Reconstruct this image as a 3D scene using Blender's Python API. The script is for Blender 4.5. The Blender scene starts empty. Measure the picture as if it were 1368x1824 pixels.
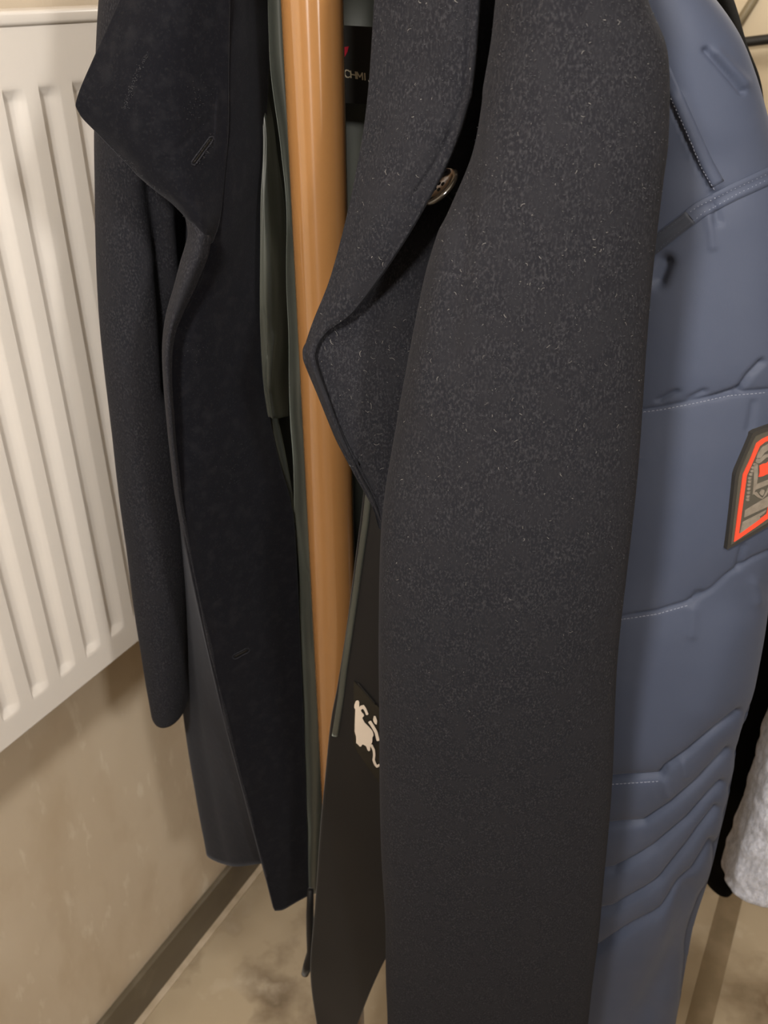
import bpy, bmesh, math, random
import numpy as np
from mathutils import Vector, Matrix, noise
from mathutils.bvhtree import BVHTree

random.seed(7)
rng = np.random.default_rng(7)
scene = bpy.context.scene
COL = scene.collection

# ------------------------------------------------------------------ camera
F = 1600.0                      # focal length in pixels of the 1368x1824 frame
PITCH = math.radians(31.0)
CAM = np.array([0.0, 0.0, 1.7])
cam_d = bpy.data.cameras.new('camera')
cam_d.sensor_fit = 'VERTICAL'
cam_d.sensor_height = 36.0
cam_d.lens = 36.0 * F / 1824.0
cam_d.clip_start = 0.02
cam_d.dof.use_dof = True
cam_d.dof.focus_distance = 0.68
cam_d.dof.aperture_fstop = 13.0
cam = bpy.data.objects.new('camera', cam_d)
cam.location = CAM
cam.rotation_euler = (math.radians(90) - PITCH, 0, 0)
COL.objects.link(cam)
scene.camera = cam

# ------------------------------------------------------------------ world, exposure
w = bpy.data.worlds.new('world'); scene.world = w
w.use_nodes = True
w.node_tree.nodes['Background'].inputs[0].default_value = (1.0, 0.86, 0.68, 1)
w.node_tree.nodes['Background'].inputs[1].default_value = 0.12
vs = scene.view_settings
vs.view_transform = 'Standard'; vs.look = 'None'; vs.gamma = 1.0
vs.use_curve_mapping = False
vs.exposure = 0.0

# ------------------------------------------------------------------ lamps over the viewer, plus an unseen one added for the far end
LAMPS = [((-0.34, -0.30, 2.18), 0.07, 62.0, 'left above the viewer'), ((0.62, -0.62, 2.18), 0.07, 46.0, 'right above the viewer'),
         ((0.78, 1.78, 2.18), 0.10, 16.0, 'far end of the room, unseen, added to light the back wall')]
for loc, rad_, pw, _ in LAMPS:
    d_ = bpy.data.lights.new('ceiling_lamp_light', 'POINT'); d_.energy = pw; d_.shadow_soft_size = rad_
    d_.color = (1.0, 0.955, 0.89)
    o_ = bpy.data.objects.new('ceiling_lamp_light', d_); o_.location = loc; COL.objects.link(o_)

# ------------------------------------------------------------------ geometry helpers
R_ = np.array([1.0, 0, 0])
FW = np.array([0, math.cos(PITCH), -math.sin(PITCH)])
DN = np.array([0, -math.sin(PITCH), -math.cos(PITCH)])
def ray(px, py):
    return FW + R_ * (px - 684.0) / F + DN * (py - 912.0) / F
def P(px, py, Y):
    d = ray(px, py)
    return CAM + d * (Y / d[1])
def project(pts):
    q = np.asarray(pts) - CAM
    z = q @ FW
    return np.stack([684.0 + F * (q @ R_) / z, 912.0 + F * (q @ DN) / z], -1)
# room frame: a runs along the radiator wall, n points from that wall into the room
ANG = math.radians(29.0)
A3 = np.array([math.sin(ANG), math.cos(ANG), 0]); N3 = np.array([math.cos(ANG), -math.sin(ANG), 0])
R0 = np.array([-0.428, 0.88, 0.0])
def W(u, w_, z):
    return R0 + A3 * u + N3 * w_ + np.array([0, 0, z])

def cr(ctrl, n):
    """Catmull-Rom through ctrl (k, ...) sampled at n points"""
    c = np.asarray(ctrl, float); k = len(c)
    e = np.concatenate([[2 * c[0] - c[1]], c, [2 * c[-1] - c[-2]]])
    t = np.linspace(0, k - 1, n); i = np.minimum(t.astype(int), k - 2); f = t - i
    f = f.reshape((-1,) + (1,) * (c.ndim - 1))
    p0, p1, p2, p3 = e[i], e[i + 1], e[i + 2], e[i + 3]
    return 0.5 * (2 * p1 + (p2 - p0) * f + (2 * p0 - 5 * p1 + 4 * p2 - p3) * f ** 2 + (3 * p1 - p0 - 3 * p2 + p3) * f ** 3)

def tag(o, label=None, cat=None, group=None, kind=None):
    if label: o['label'] = label
    if cat: o['category'] = cat
    if group: o['group'] = group
    if kind: o['kind'] = kind
    return o
def empty(name, loc, label, cat, group=None):
    o = bpy.data.objects.new(name, None); o.location = Vector(loc); o.empty_display_size = 0.05
    COL.objects.link(o); return tag(o, label, cat, group)
def mesh_obj(name, verts, faces, mat, parent=None, smooth=True, recalc=True):
    me = bpy.data.meshes.new(name)
    me.from_pydata([tuple(map(float, v)) for v in verts], [], faces)
    if recalc:
        bm = bmesh.new(); bm.from_mesh(me); bmesh.ops.recalc_face_normals(bm, faces=bm.faces); bm.to_mesh(me); bm.free()
    if smooth: me.shade_smooth()
    me.materials.append(mat)
    o = bpy.data.objects.new(name, me); COL.objects.link(o)
    if parent is not None: adopt(o, parent)
    return o
def adopt(o, parent):
    o.parent = parent
    if parent.type == 'EMPTY':
        o.matrix_parent_inverse = Matrix.Translation(-parent.location)
def bm_obj(name, bm, mat, parent=None, smooth=False):
    me = bpy.data.meshes.new(name); bmesh.ops.recalc_face_normals(bm, faces=bm.faces); bm.to_mesh(me); bm.free()
    if smooth: me.shade_smooth()
    me.materials.append(mat)
    o = bpy.data.objects.new(name, me); COL.objects.link(o)
    if parent is not None: adopt(o, parent)
    return o

def grid_normals(G, closed_u=False):
    if closed_u:
        du = np.roll(G, -1, 1) - np.roll(G, 1, 1)
    else:
        du = np.gradient(G, axis=1)
    dv = np.gradient(G, axis=0)
    n = np.cross(du, dv); n /= np.linalg.norm(n, axis=2, keepdims=True) + 1e-12
    return n
def seg_dist(px, poly):
    """unsigned pixel distance of px (...,2) to a polyline"""
    best = np.full(px.shape[:-1], 1e9)
    for a, b in zip(poly[:-1], poly[1:]):
        a = np.array(a, float); b = np.array(b, float); ab = b - a
        t = np.clip(((px - a) @ ab) / (ab @ ab), 0, 1)
        q = a + t[..., None] * ab
        best = np.minimum(best, np.linalg.norm(px - q, axis=-1))
    return best
def side_dist(px, poly):
    """signed distance (positive below the line) for lines running left to right"""
    best = np.full(px.shape[:-1], 1e9); sg = np.ones(px.shape[:-1])
    for a, b in zip(poly[:-1], poly[1:]):
        a = np.array(a, float); b = np.array(b, float); ab = b - a
        t = np.clip(((px - a) @ ab) / (ab @ ab), 0, 1)
        q = a + t[..., None] * ab; d = np.linalg.norm(px - q, axis=-1)
        s = np.sign(ab[0] * (px[..., 1] - a[1]) - ab[1] * (px[..., 0] - a[0]))
        m = d < best; best = np.where(m, d, best); sg = np.where(m, s, sg)
    return best * sg
def smooth_noise(G, scale, amp, seed=0.0):
    out = np.zeros(G.shape[:2])
    for i in range(G.shape[0]):
        for j in range(G.shape[1]):
            p = G[i, j]
            out[i, j] = noise.noise(Vector((p[0] * scale + seed, p[1] * scale, p[2] * scale * 0.55)))
    return out * amp

class Surf:
    """a world-space grid with a BVH for laying seams, stitches and labels on it"""
    def __init__(s, G, closed): s.G = G; s.closed = closed; s.bvh = None
    def build_bvh(s):
        nv, nu = s.G.shape[:2]; V = [Vector(p) for p in s.G.reshape(-1, 3)]; Fc = []
        for i in range(nv - 1):
            for j in range(nu if s.closed else nu - 1):
                j2 = (j + 1) % nu
                Fc.append((i * nu + j, i * nu + j2, (i + 1) * nu + j2, (i + 1) * nu + j))
        s.bvh = BVHTree.FromPolygons(V, Fc)
    def at(s, px, py):
        if s.bvh is None: s.build_bvh()
        d = Vector(ray(px, py)).normalized()
        loc, n, _, _ = s.bvh.ray_cast(Vector(CAM), d)
        if loc is None: return None
        if n.dot(d) > 0: n = -n
        return loc, n

def sheet(name, rows, mat, parent, nu=60, nv=120, th=0.003, folds=(), rough=0.0, rscale=12, seed=0.0, toward=False):
    """rows of (px, py, Y) control points -> a thick cloth sheet"""
    C = np.array([[P(*c) for c in r] for r in rows])
    G = cr(C, nv)
    G = np.swapaxes(cr(np.swapaxes(G, 0, 1), nu), 0, 1)
    n = grid_normals(G)
    flip = np.sign(np.sum(n * (CAM - G), axis=2).mean()); n *= flip      # towards the viewer side
    if rough: G = G + n * smooth_noise(G, rscale, rough, seed)[..., None]
    if folds:
        px = project(G)
        for poly, depth, width in folds:
            G = G + n * (depth * np.exp(-(seg_dist(px, poly) / width) ** 2))[..., None]
    n = grid_normals(G) * flip
    B = G - n * th
    nv_, nu_ = G.shape[:2]; N = nv_ * nu_
    V = list(G.reshape(-1, 3)) + list(B.reshape(-1, 3)); Fc = []
    idx = lambda i, j: i * nu_ + j
    for i in range(nv_ - 1):
        for j in range(nu_ - 1):
            q = (idx(i, j), idx(i, j + 1), idx(i + 1, j + 1), idx(i + 1, j))
            Fc.append(q); Fc.append(tuple(N + k for k in reversed(q)))
    loop = [idx(0, j) for j in range(nu_)] + [idx(i, nu_ - 1) for i in range(1, nv_)] + \
           [idx(nv_ - 1, j) for j in range(nu_ - 2, -1, -1)] + [idx(i, 0) for i in range(nv_ - 2, 0, -1)]
    cen = {}
    def nb(k):
        i, j = divmod(k, nu_)
        ii = 1 if i == 0 else (nv_ - 2 if i == nv_ - 1 else i); jj = 1 if j == 0 else (nu_ - 2 if j == nu_ - 1 else j)
        return idx(ii, jj)
    base = len(V)
    Gf = G.reshape(-1, 3); Bf = B.reshape(-1, 3)
    for k in loop:
        o = Gf[k] - Gf[nb(k)]; o /= np.linalg.norm(o) + 1e-9
        V.append((Gf[k] + Bf[k]) / 2 + o * th * 0.45)
    L = len(loop)
    for k in range(L):
        a, b = loop[k], loop[(k + 1) % L]; m, m2 = base + k, base + (k + 1) % L
        Fc.append((a, b, m2, m)); Fc.append((m, m2, N + b, N + a))
    o = mesh_obj(name, V, Fc, mat, parent)
    return o, Surf(G, False)

def tube(name, rows, mat, parent, nu=96, nv=160, expo=2.0, folds=(), steps=(), rough=0.0, rscale=10, seed=0.0,
         open_bottom=True, waves=(), top=None):
    """rows of (py, pxL, pxR, Y, half depth[, yaw]) -> a closed sleeve or body"""
    rows = np.array([r if len(r) == 6 else tuple(r) + (0.0,) for r in rows], float)
    T = cr(rows, nv)
    t = np.linspace(0, 2 * math.pi, nu, endpoint=False) - math.pi / 2
    ct, st = np.cos(t), np.sin(t)
    ex = 2.0 / expo
    cx, sx = np.sign(ct) * np.abs(ct) ** ex, np.sign(st) * np.abs(st) ** ex
    G = np.zeros((nv, nu, 3))
    for i, (py, l, r, Y, hd, yaw) in enumerate(T):
        c = P((l + r) / 2, py, Y); zd = (c - CAM) @ FW
        hw = (r - l) / 2 / F * zd
        x, y = hw * cx, -hd * sx
        k = 1.0
        for cnt, amp, ph, tw in waves:
            k = k + amp * np.sin(cnt * t + ph + tw * i / nv)
        x, y = x * (1 + (k - 1) * 0.35), y * k
        G[i, :, 0] = c[0] + x * math.cos(yaw) - y * math.sin(yaw)
        G[i, :, 1] = c[1] + x * math.sin(yaw) + y * math.cos(yaw)
        G[i, :, 2] = c[2]
    cen = G.mean(axis=1, keepdims=True)
    n = grid_normals(G, True); fl = np.sign(np.sum(n * (G - cen), axis=2).mean()); n *= fl
    if rough: G = G + n * smooth_noise(G, rscale, rough, seed)[..., None]
    px = project(G)
    front = (np.sum(n * (CAM - G), axis=2) > -0.2)
    for poly, depth, width in folds:
        G = G + n * (front * depth * np.exp(-(seg_dist(px, poly) / width) ** 2))[..., None]
    for poly, bulge, reach, groove, gw in steps:      # quilt seams: a sharp groove, padding swelling away from it
        d = side_dist(px, poly); ad = np.abs(d)
        h = bulge * (1 - np.exp(-(ad / reach))) - bulge - groove * np.exp(-(ad / gw) ** 2)
        fade = np.exp(-np.maximum(0, ad - reach * 3) / 20.0)
        G = G + n * (front * h * fade)[..., None]
    V = list(G.reshape(-1, 3)); Fc = []
    for i in range(nv - 1):
        for j in range(nu):
            j2 = (j + 1) % nu
            Fc.append((i * nu + j, i * nu + j2, (i + 1) * nu + j2, (i + 1) * nu + j))
    # top cap
    prev = 0; c0 = G[0].mean(axis=0); tip = c0 + np.array([0, 0, 0.01])
    if top is not None:          # the shoulder: rings closing towards the point it hangs from
        tip = c0 + np.array([0, 0, top]) if np.isscalar(top) else np.array(top, float)
        for q in range(1, 9):
            a = q / 9 * math.pi / 2; b = len(V)
            ctr = c0 + (tip - c0) * np.array([1 - math.cos(a), 1 - math.cos(a), math.sin(a)])
            for j in range(nu): V.append(ctr + (G[0, j] - c0) * math.cos(a))
            for j in range(nu): Fc.append((prev + j, prev + (j + 1) % nu, b + (j + 1) % nu, b + j))
            prev = b
    b = len(V); V.append(tip)
    for j in range(nu): Fc.append((b, prev + j, prev + (j + 1) % nu))
    last = (nv - 1) * nu
    if open_bottom:      # the hem turns inward and the inside of the sleeve is hollow
        prev = last
        cb = G[-1].mean(axis=0)
        for s, dz in ((0.975, -0.003), (0.93, -0.001), (0.90, 0.03), (0.88, 0.10)):
            b = len(V)
            for j in range(nu):
                q = cb + (G[-1, j] - cb) * s; V.append(q + np.array([0, 0, dz]))
            for j in range(nu): Fc.append((prev + j, prev + (j + 1) % nu, b + (j + 1) % nu, b + j))
            prev = b
        b = len(V); V.append(cb + np.array([0, 0, 0.10]))
        for j in range(nu): Fc.append((b, prev + j, prev + (j + 1) % nu))
    else:
        b = len(V); V.append(G[-1].mean(axis=0))
        for j in range(nu): Fc.append((b, last + j, last + (j + 1) % nu))
    o = mesh_obj(name, V, Fc, mat, parent)
    return o, Surf(G, True)

def resample(poly, step):
    p = np.array(poly, float); s = np.r_[0, np.cumsum(np.linalg.norm(np.diff(p, axis=0), axis=1))]
    m = max(2, int(s[-1] / step) + 1); t = np.linspace(0, s[-1], m)
    return np.stack([np.interp(t, s, p[:, k]) for k in range(2)], -1)

def decal(name, poly, surf, lift, th, mat, parent, step=8.0):
    """a flat patch of real thickness laid on a surface (outline in reference pixels)"""
    pts = resample(list(poly) + [poly[0]], step)[:-1]
    hits = [surf.at(*q) for q in pts]
    good = [h for h in hits if h is not None]
    cen = sum((h[0] for h in good), Vector()) / len(good)
    nn = sum((h[1] for h in good), Vector()).normalized()
    bm = bmesh.new(); vs_ = []
    for q, h in zip(pts, hits):
        if h is None:
            d = Vector(ray(*q)); k = (cen - Vector(CAM)).dot(nn) / d.dot(nn); loc = Vector(CAM) + d * k
        else: loc = h[0]
        vs_.append(bm.verts.new(loc + nn * lift))
    f = bm.faces.new(vs_)
    r = bmesh.ops.extrude_face_region(bm, geom=[f])
    for v in [g for g in r['geom'] if isinstance(g, bmesh.types.BMVert)]: v.co += nn * th
    bmesh.ops.triangulate(bm, faces=[g for g in bm.faces if len(g.verts) > 4])
    return bm_obj(name, bm, mat, parent)

def strip_on(name, poly, half, surf, lift, th, mat, parent, step=5.0, crown=0.5):
    """a narrow band following a polyline on a surface"""
    pts = resample(poly, step); V = []; Fc = []
    tang = np.gradient(pts, axis=0)
    m = 0
    for q, tg in zip(pts, tang):
        tg = tg / np.linalg.norm(tg); nr = np.array([-tg[1], tg[0]])
        row = []
        hh = half if np.isscalar(half) else half[min(m, len(half) - 1)]
        ok = True
        for k, hgt in ((-1, 0), (-1, .7), (-.5, 1), (0, 1 + 0.0), (.5, 1), (1, .7), (1, 0)):
            h = surf.at(*(q + nr * k * hh))
            if h is None: ok = False; break
            row.append(h[0] + h[1] * (lift + th * hgt))
        if not ok: continue
        V += [np.array(r) for r in row]; m += 1
    for i in range(m - 1):
        for k in range(6):
            Fc.append((i * 7 + k, i * 7 + k + 1, (i + 1) * 7 + k + 1, (i + 1) * 7 + k))
    if m > 1:
        Fc.append(tuple(range(7))); Fc.append(tuple((m - 1) * 7 + k for k in range(7)))
    return mesh_obj(name, V, Fc, mat, parent)

def stitches(name, polys, surf, mat, parent, pitch=7.0, length=4.0, wid=0.8, lift=0.0003):
    V = []; Fc = []
    for poly in polys:
        pts = resample(poly, 1.0)
        k = 0.0
        while k + length < len(pts) - 1:
            a, b = pts[int(k)], pts[int(k + length)]
            ha, hb = surf.at(*a), surf.at(*b)
            k += pitch * random.uniform(.9, 1.1)
            if ha is None or hb is None: continue
            tg = (hb[0] - ha[0])
            if tg.length > 0.03: continue
            n = (ha[1] + hb[1]).normalized(); s = n.cross(tg).normalized() * (wid / F * (ha[0] - Vector(CAM)).length)
            base = len(V)
            mid = (ha[0] + hb[0]) / 2
            for pnt, hgt in ((ha[0], 0.1), (mid, 1), (hb[0], 0.1)):
                for sg in (-1, 0, 1):
                    V.append(np.array(pnt + s * sg + n * (lift * hgt * 1.3 + (lift if sg == 0 else 0))))
            for r in range(2):
                for c in range(2):
                    Fc.append((base + r * 3 + c, base + r * 3 + c + 1, base + r * 3 + 4 + c, base + r * 3 + 3 + c))
    o = mesh_obj(name, V, Fc, mat, parent, recalc=False)
    return tag(o, kind='stuff')

def lint(name, spots, mat, parent):
    """loose pale fibres caught in the wool; spots = (loc, normal, length, width)"""
    V = []; Fc = []
    for loc, n, ln, wd in spots:
        t = n.orthogonal().normalized(); t.rotate(Matrix.Rotation(random.uniform(0, 6.283), 3, n))
        b = n.cross(t); bend = random.uniform(-1, 1)
        base = len(V)
        for k in range(4):
            s = k / 3 - 0.5
            p = loc + t * (ln * s) + b * (bend * ln * (s * s)) + n * (0.0004 + 0.0009 * math.sin(math.pi * k / 3) * random.random())
            V.append(np.array(p + b * wd)); V.append(np.array(p - b * wd))
        for k in range(3):
            Fc.append((base + 2 * k, base + 2 * k + 1, base + 2 * k + 3, base + 2 * k + 2))
    o = mesh_obj(name, V, Fc, mat, parent, recalc=False)
    return tag(o, kind='stuff')
def scatter(surf, boxes, count, lmin, lmax, wd):
    out = []
    for _ in range(count):
        x0, y0, x1, y1 = random.choice(boxes)
        h = surf.at(random.uniform(x0, x1), random.uniform(y0, y1))
        if h: out.append((h[0], h[1], lmin + (lmax - lmin) * random.random() ** 3, wd * random.uniform(.5, 1.2)))
    return out
def box(bm, c, half, axes=None):
    ax = axes or (Vector((1, 0, 0)), Vector((0, 1, 0)), Vector((0, 0, 1)))
    vs_ = []
    for sx in (-1, 1):
        for sy in (-1, 1):
            for sz in (-1, 1):
                vs_.append(bm.verts.new(Vector(c) + ax[0] * half[0] * sx + ax[1] * half[1] * sy + ax[2] * half[2] * sz))
    for q in ((0, 1, 3, 2), (4, 6, 7, 5), (0, 4, 5, 1), (2, 3, 7, 6), (0, 2, 6, 4), (1, 5, 7, 3)):
        bm.faces.new([vs_[k] for k in q])
ROOM_AX = (Vector(A3), Vector(N3), Vector((0, 0, 1)))
def room_box(name, u0, u1, w0, w1, z0, z1, mat, parent=None, bevel=0.0):
    bm = bmesh.new()
    box(bm, W((u0 + u1) / 2, (w0 + w1) / 2, (z0 + z1) / 2), ((u1 - u0) / 2, (w1 - w0) / 2, (z1 - z0) / 2), ROOM_AX)
    if bevel: bmesh.ops.bevel(bm, geom=bm.edges[:], offset=bevel, segments=3, affect='EDGES', profile=0.6)
    return bm_obj(name, bm, mat, parent, smooth=bool(bevel))
def tube_path(name, pts, radius, mat, parent, seg=14):
    pts = [np.array(p, float) for p in pts]; V = []; Fc = []
    up = np.array([0.13, 0.21, 0.97])
    for i, p in enumerate(pts):
        tg = pts[min(i + 1, len(pts) - 1)] - pts[max(i - 1, 0)]; tg /= np.linalg.norm(tg)
        ref = up if abs(tg @ up) < .95 else np.array([1.0, 0, 0])
        s = np.cross(tg, ref); s /= np.linalg.norm(s); b = np.cross(tg, s)
        r = radius if np.isscalar(radius) else radius[i]
        for k in range(seg):
            a = 2 * math.pi * k / seg; V.append(p + (s * math.cos(a) + b * math.sin(a)) * r)
    for i in range(len(pts) - 1):
        for k in range(seg):
            k2 = (k + 1) % seg
            Fc.append((i * seg + k, i * seg + k2, (i + 1) * seg + k2, (i + 1) * seg + k))
    Fc.append(tuple(range(seg))); Fc.append(tuple((len(pts) - 1) * seg + k for k in range(seg)))
    return mesh_obj(name, V, Fc, mat, parent)
def lathe(name, prof, centre, mat, parent, seg=48, frame=None):
    """prof = (r, h); frame = (x, y, axis)"""
    fx, fy, fz = frame or (np.array([1., 0, 0]), np.array([0, 1., 0]), np.array([0, 0, 1.]))
    V = []; Fc = []; c = np.array(centre, float)
    for r, h in prof:
        for k in range(seg):
            a = 2 * math.pi * k / seg; V.append(c + fx * r * math.cos(a) + fy * r * math.sin(a) + fz * h)
    for i in range(len(prof) - 1):
        for k in range(seg):
            k2 = (k + 1) % seg; Fc.append((i * seg + k, i * seg + k2, (i + 1) * seg + k2, (i + 1) * seg + k))
    Fc.append(tuple(range(seg))); Fc.append(tuple((len(prof) - 1) * seg + k for k in range(seg)))
    return mesh_obj(name, V, Fc, mat, parent)

# ------------------------------------------------------------------ materials
def mat(name, base, rough=0.6, spec=0.5, sheen=0.0, sheen_r=0.4, sheen_t=(1, 1, 1), coat=0.0, metal=0.0,
        vary=None, bump=None, emit=None):
    """vary = list of (scale, stretch, colour, low, high, detail); bump = list of (scale, strength, distance, stretch)"""
    m = bpy.data.materials.new(name); m.use_nodes = True
    nt = m.node_tree; b = nt.nodes['Principled BSDF']
    b.inputs['Base Color'].default_value = (*base, 1); b.inputs['Roughness'].default_value = rough
    b.inputs['Specular IOR Level'].default_value = spec; b.inputs['Metallic'].default_value = metal
    b.inputs['Sheen Weight'].default_value = sheen; b.inputs['Sheen Roughness'].default_value = sheen_r
    b.inputs['Sheen Tint'].default_value = (*sheen_t, 1); b.inputs['Coat Weight'].default_value = coat
    b.inputs['Coat Roughness'].default_value = 0.12
    if emit:
        b.inputs['Emission Color'].default_value = (*emit[:3], 1); b.inputs['Emission Strength'].default_value = emit[3]
    tc = nt.nodes.new('ShaderNodeTexCoord')
    def nz(scale, stretch, detail=4.0, rot=(0, 0, 0)):
        mp = nt.nodes.new('ShaderNodeMapping'); mp.inputs['Scale'].default_value = stretch
        mp.inputs['Rotation'].default_value = rot
        nt.links.new(tc.outputs['Object'], mp.inputs['Vector'])
        n = nt.nodes.new('ShaderNodeTexNoise'); n.inputs['Scale'].default_value = scale; n.inputs['Detail'].default_value = detail
        nt.links.new(mp.outputs[0], n.inputs['Vector']); return n.outputs['Fac']
    if vary:
        cur = None
        for v in vary:
            scale, stretch, colr, lo, hi, det = v[:6]
            rp = nt.nodes.new('ShaderNodeMapRange'); rp.inputs[1].default_value = lo; rp.inputs[2].default_value = hi
            nt.links.new(nz(scale, stretch, det, v[6] if len(v) > 6 else (0, 0, 0)), rp.inputs[0])
            mx = nt.nodes.new('ShaderNodeMix'); mx.data_type = 'RGBA'
            nt.links.new(rp.outputs[0], mx.inputs[0])
            if cur is None: mx.inputs[6].default_value = (*base, 1)
            else: nt.links.new(cur, mx.inputs[6])
            mx.inputs[7].default_value = (*colr, 1); cur = mx.outputs[2]
        nt.links.new(cur, b.inputs['Base Color'])
    if bump:
        prev = None
        for scale, strength, dist, stretch in bump:
            bp = nt.nodes.new('ShaderNodeBump'); bp.inputs['Strength'].default_value = strength; bp.inputs['Distance'].default_value = dist
            nt.links.new(nz(scale, stretch, 5.0), bp.inputs['Height'])
            if prev: nt.links.new(prev, bp.inputs['Normal'])
            prev = bp.outputs[0]
        nt.links.new(prev, b.inputs['Normal'])
    return m

I1 = (1, 1, 1)
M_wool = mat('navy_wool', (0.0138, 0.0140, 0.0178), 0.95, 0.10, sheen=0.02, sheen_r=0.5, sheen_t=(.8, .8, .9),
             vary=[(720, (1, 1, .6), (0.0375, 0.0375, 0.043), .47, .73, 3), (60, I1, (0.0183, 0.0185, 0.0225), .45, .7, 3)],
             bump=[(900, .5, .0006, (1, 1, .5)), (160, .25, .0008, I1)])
M_wool_shaded = mat('navy_wool_shaded', (0.0054, 0.0055, 0.0080), 0.95, 0.10, sheen=0.10, sheen_r=0.4, sheen_t=(.75, .78, .9),  # same coat wool, shade put into a darker base colour
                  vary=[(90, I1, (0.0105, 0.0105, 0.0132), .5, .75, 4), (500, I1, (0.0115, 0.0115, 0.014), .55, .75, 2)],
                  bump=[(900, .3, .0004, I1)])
M_satin = mat('grey_satin_lining', (0.042, 0.045, 0.038), 0.42, 0.5, sheen=0.25, sheen_r=.3, sheen_t=(.9, 1, .9),
              vary=[(20, (1, 1, .3), (0.064, 0.068, 0.057), .45, .7, 2)], bump=[(45, .25, .002, (1, 1, .25))])
M_dark_lining = mat('dark_lining', (0.0065, 0.006, 0.0065), 0.6, 0.3, sheen=.1, bump=[(300, .2, .0005, I1)])
M_puffer = mat('navy_nylon', (0.063, 0.077, 0.122), 0.60, 0.25, sheen=0.06, sheen_r=.35, sheen_t=(.85, .88, 1),
               vary=[(9, I1, (0.074, 0.088, 0.134), .4, .7, 3)], bump=[(1400, .12, .0003, I1), (38, .18, .0022, (1, 1, .7))])
M_puffer_dk = mat('navy_nylon_tape', (0.042, 0.049, 0.070), 0.6, 0.35, sheen=.25, bump=[(1200, .2, .0003, I1)])
M_thread = mat('blue_grey_thread', (0.22, 0.24, 0.31), 0.8, 0.3)
M_rubber = mat('grey_brown_rubber', (0.085, 0.078, 0.062), 0.6, 0.4, bump=[(500, .1, .0003, I1)])
M_rubber_dk = mat('dark_rubber_base', (0.040, 0.037, 0.033), 0.6, 0.4)
M_rubber_lt = mat('tan_grey_rubber', (0.26, 0.225, 0.185), 0.6, 0.4, vary=[(200, I1, (0.21, 0.18, 0.145), .4, .7, 3)])
M_red = mat('orange_red_rubber', (0.86, 0.085, 0.042), 0.5, 0.4)
M_black = mat('black_wool', (0.004, 0.0038, 0.0035), 0.95, 0.1, bump=[(300, .3, .001, I1)])
M_grey = mat('grey_fleece', (0.72, 0.74, 0.85), 1.0, 0.1, sheen=0.3, sheen_r=.5,
             vary=[(160, (1, 1, .5), (0.52, 0.535, 0.615), .4, .62, 4), (420, I1, (0.78, 0.77, 0.8), .55, .75, 2)],
             bump=[(140, .8, .004, (1, 1, .6)), (500, .5, .0015, I1)])
M_pole = mat('ochre_lacquer', (0.285, 0.140, 0.050), 0.34, 1.0, coat=0.0,
             vary=[(3, (1, 1, .1), (0.32, 0.160, 0.060), .4, .7, 3)], bump=[(60, .03, .001, (1, 1, .1))])
_b = M_pole.node_tree.nodes['Principled BSDF']          # lathe-turned: fine rings spread the highlights along the pole
_b.inputs['Anisotropic'].default_value = 0.96; _b.inputs['Anisotropic Rotation'].default_value = 0.25; _b.inputs['Roughness'].default_value = 0.17
_tn = M_pole.node_tree.nodes.new('ShaderNodeTangent'); _tn.direction_type = 'RADIAL'; _tn.axis = 'Z'
M_pole.node_tree.links.new(_tn.outputs[0], _b.inputs['Tangent'])
M_rad = mat('cream_enamel', (0.79, 0.745, 0.70), 0.28, 0.5, vary=[(5, I1, (0.77, 0.725, 0.68), .4, .7, 2)], bump=[(40, .02, .001, I1)])
M_wall = mat('beige_polished_wall', (0.63, 0.535, 0.415), 0.30, 0.4,
             vary=[(5, (1, 1, .6), (0.69, 0.60, 0.48), .42, .68, 5),
                   (26, (1.6, 1.6, .55), (0.74, 0.66, 0.54), .61, .72, 5, (0, .6, .5)),
                   (11, (1, 1, .5), (0.56, 0.46, 0.34), .5, .72, 4)],
             bump=[(22, .15, .003, (1.5, 1.5, .5))])
M_wall2 = mat('beige_tile', (0.60, 0.49, 0.33), 0.35, 0.4, vary=[(4, I1, (0.54, 0.44, 0.30), .4, .7, 4)])
M_plain = mat('warm_white_paint', (0.42, 0.37, 0.30), 0.8, 0.3)
M_dim = mat('dark_brown_paint', (0.13, 0.105, 0.08), 0.7, 0.3)
M_floor = mat('marbled_floor', (0.46, 0.38, 0.27), 0.26, 0.5,
              vary=[(5.5, I1, (0.14, 0.095, 0.055), .49, .64, 5), (11, I1, (0.55, 0.47, 0.36), .56, .70, 4), (2.2, I1, (0.30, 0.235, 0.155), .5, .62, 3)],
              bump=[(6, .06, .004, I1)])
M_base = mat('dark_stone_skirting', (0.115, 0.095, 0.065), 0.35, 0.5,
             vary=[(12, I1, (0.20, 0.17, 0.125), .5, .72, 5), (5, I1, (0.075, 0.06, 0.04), .5, .7, 3)])
M_strip = mat('brown_strip', (0.20, 0.15, 0.09), 0.4, 0.4, vary=[(14, I1, (0.27, 0.205, 0.13), .45, .7, 4)])
M_caulk = mat('pale_joint', (0.55, 0.46, 0.35), 0.5, 0.4, vary=[(30, I1, (0.42, 0.34, 0.24), .4, .7, 3)])
M_iron = mat('black_iron', (0.012, 0.010, 0.008), 0.5, 0.5)
M_olive = mat('olive_brown', (0.20, 0.16, 0.095), 0.5, 0.4)
M_horn = mat('dark_horn', (0.014, 0.011, 0.008), 0.16, 0.6, coat=.5)
M_label = mat('black_woven_label', (0.0065, 0.0055, 0.0045), 0.7, 0.3)
M_patch = mat('olive_black_patch', (0.017, 0.014, 0.009), 0.7, 0.3, bump=[(700, .3, .0003, I1)])
M_white = mat('ivory_print', (0.66, 0.57, 0.48), 0.8, 0.2)
M_letter = mat('cream_thread', (0.46, 0.40, 0.29), 0.8, 0.2)
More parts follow.
